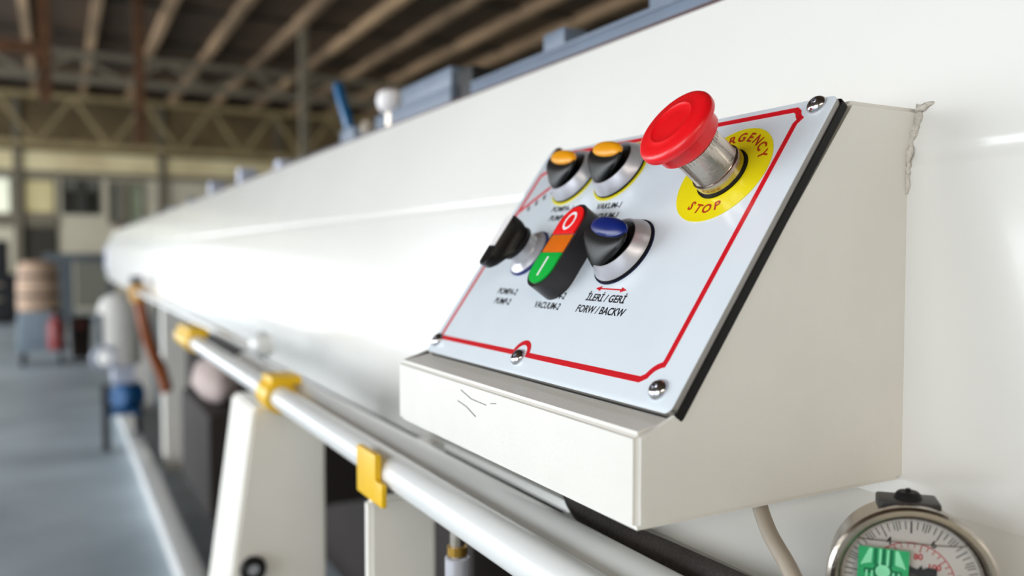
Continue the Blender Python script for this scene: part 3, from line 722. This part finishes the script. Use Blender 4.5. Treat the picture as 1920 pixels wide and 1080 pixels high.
# ------------------------------------------------------------------ things at the far end of the machine
t = thing('rubber_hose', 'brown rubber hose hanging down in front of the far machine end', 'hose', (.36, 3.9, -.55))
b = NB(); tube(b, smooth_path([(.303, 4.0, -.15), (.318, 3.98, -.24), (.335, 3.96, -.34), (.365, 3.97, -.44), (.40, 4.0, -.53), (.42, 4.0, -.62)], 6), .026, 16); finish('hose', b, M['brownhose'], t)
b = NB(); cyl(b, (.302, 4.0, -.14), (.310, 3.99, -.215), .034, 20); finish('coupling', b, M['ochre'], t)
b = NB(); cyl(b, (.301, 4.0, -.10), (.302, 4.0, -.14), .028, 20); finish('union', b, M['greyframe'], t)
t = thing('vacuum_pump', 'white pump drum on a blue motor at the far end of the machine', 'pump', (.33, 5.6, ZF))
b = NB(); lathe(b, [(0, 0), (.10, 0), (.12, .02), (.122, .34), (.10, .40), (.05, .43), (0, .435)], 28, T(.325, 5.6, -.68)); finish('drum', b, M['cloth'], t)
b = NB(); cyl(b, (.30, 5.5, -.865), (.42, 5.6, -.865), .085, 24, None, .02); box(b, (.26, 5.45, -.965), (.42, 5.7, -.94)); finish('motor', b, M['bluebody'], t)
b = NB(); box(b, (.28, 5.5, -.79), (.40, 5.72, -.675), .01); finish('base_frame', b, M['lilac'], t)
for dx in (.24, .42):
    b = NB(); box(b, (dx - .02, 5.56, ZF), (dx + .02, 5.62, -.80)); finish('leg', b, M['darkmach'], t)
b = NB(); lathe(b, [(.05, -.015), (.075, -.015), (.075, .015), (.05, .015), (.05, -.015)], 24, axis_mtx((.235, 5.48, -.62), (.3, -1, 0))); finish('valve_wheel', b, M['lilac'], t)
b = NB(); box(b, (.20, 5.52, -.55), (.25, 5.62, -.36), .008); finish('switch_box', b, M['greyframe'], t)
t = thing('rag_sack', 'pale pink sack lying on the gear housing under the rails', 'sack', (.6, 2.6, -.24))
b = NB()
bmesh.ops.create_icosphere(b, subdivisions=3, radius=1.0)
for v in b.verts:
    k = 1 + .12 * noise.noise(v.co * 2.2); v.co = Vector((.40 + .06 * v.co.x * k, 2.55 + .20 * v.co.y * k, -.37 + .06 * v.co.z * k))
finish('sack', b, M['pinksack'], t, smooth=80)

# ------------------------------------------------------------------ things standing on the floor at the left
t = thing('hand_cart', 'blue-grey cart', 'cart', (-.16, 10.4, ZF))
t['label'] = 'blue-grey steel cart on small wheels carrying a tan bundle, left of the machine'
b = NB(); box(b, (-.40, 10.1, -1.05), (.08, 10.7, -.98), .01); finish('deck', b, M['cart'], t)
b = NB(); box(b, (-.38, 10.12, -.98), (.06, 10.66, -.62), .03); finish('bin', b, M['cart'], t)
for dx in (-.34, .02):
    for dy in (10.18, 10.62):
        b = NB(); cyl(b, (dx - .02, dy, -1.125), (dx + .02, dy, -1.125), .075, 20, None, .01); finish('wheel', b, M['gasket'], t)
t = thing('paper_bundle', 'tan paper bundle standing on the blue-grey cart', 'bundle', (-.16, 10.4, -.62))
b = NB(); lathe(b, [(0, 0), (.19, 0), (.205, .03), (.20, .30), (.185, .48), (.14, .53), (0, .545)], 24, T(-.19, 10.38, -.62)); finish('roll', b, M['peach'], t)
for zz in (.15, .36):
    b = NB(); lathe(b, [(.196, 0), (.206, 0), (.206, .03), (.196, .03), (.196, 0)], 24, T(-.19, 10.38, -.62 + zz)); finish('strap', b, M['brownbin'], t)
t = thing('canister', 'dull red canister hung at the front of the blue-grey cart', 'canister', (.02, 10.05, -.95))
b = NB(); lathe(b, [(0, 0), (.07, 0), (.075, .02), (.075, .26), (.05, .32), (.025, .34), (.025, .37), (0, .37)], 24, T(-.03, 10.044, -1.02)); finish('cylinder', b, M['redcan'], t)
b = NB(); box(b, (-.055, 9.99, -.65), (.01, 10.05, -.60), .006); finish('valve', b, M['darkmach'], t)
b = NB(); tube(b, smooth_path([(.01, 10.02, -.63), (.06, 10.02, -.70), (.055, 10.02, -.85)], 5), .010, 8); finish('nozzle_hose', b, M['gasket'], t)
t = thing('machine_frame', 'slate grey upright machine frame with olive panels behind the cart', 'frame', (.25, 12.2, ZF))
for xx in (-.12, .62):
    b = NB(); box(b, (xx - .045, 12.1, ZF), (xx + .045, 12.22, .0), .005); finish('upright', b, M['greyframe'], t)
b = NB(); box(b, (-.165, 12.08, -.10), (.665, 12.24, .0), .005); finish('top_beam', b, M['greyframe'], t)
b = NB(); box(b, (-.075, 12.12, -.82), (.18, 12.18, -.10)); finish('panel', b, M['greyframe'], t)
b = NB(); box(b, (.20, 12.12, -.70), (.575, 12.18, -.10)); finish('panel', b, M['olivepan'], t)
b = NB(); box(b, (-.075, 12.10, -.90), (.575, 12.20, -.82)); finish('lower_beam', b, M['cart'], t)
t = thing('waste_bin', 'dark brown bin with a red mark between frame and machine', 'bin', (.22, 10.9, ZF))
b = NB(); loft(b, [sup(.22, 10.9, .10, .13, ZF, 0, 6), sup(.22, 10.9, .125, .15, -.74, 0, 6), sup(.22, 10.9, .11, .135, -.73, 0, 6)], Matrix.Identity(4)); finish('shell', b, M['brownbin'], t)
b = NB(); box(b, (.18, 10.735, -.86), (.25, 10.752, -.79)); finish('red_mark', b, M['redcan'], t)
t = thing('tool_cabinet', 'black narrow cabinet at the left picture edge on the hall floor', 'cabinet', (-.85, 16.8, ZF))
b = NB(); box(b, (-1.25, 16.6, ZF + .06), (-.62, 17.1, -.35), .02); finish('lower_body', b, M['darkmach'], t)
b = NB(); box(b, (-1.15, 16.7, -.35), (-.74, 17.05, .22), .02); finish('upper_body', b, M['darkmach'], t)
b = NB(); box(b, (-1.2, 16.63, ZF), (-.67, 17.07, ZF + .06)); finish('plinth', b, M['gasket'], t)
for zz in (-.55, -.8):
    b = NB(); box(b, (-1.05, 16.57, zz), (-.82, 16.6, zz + .03)); finish('drawer_handle', b, M['steel'], t)
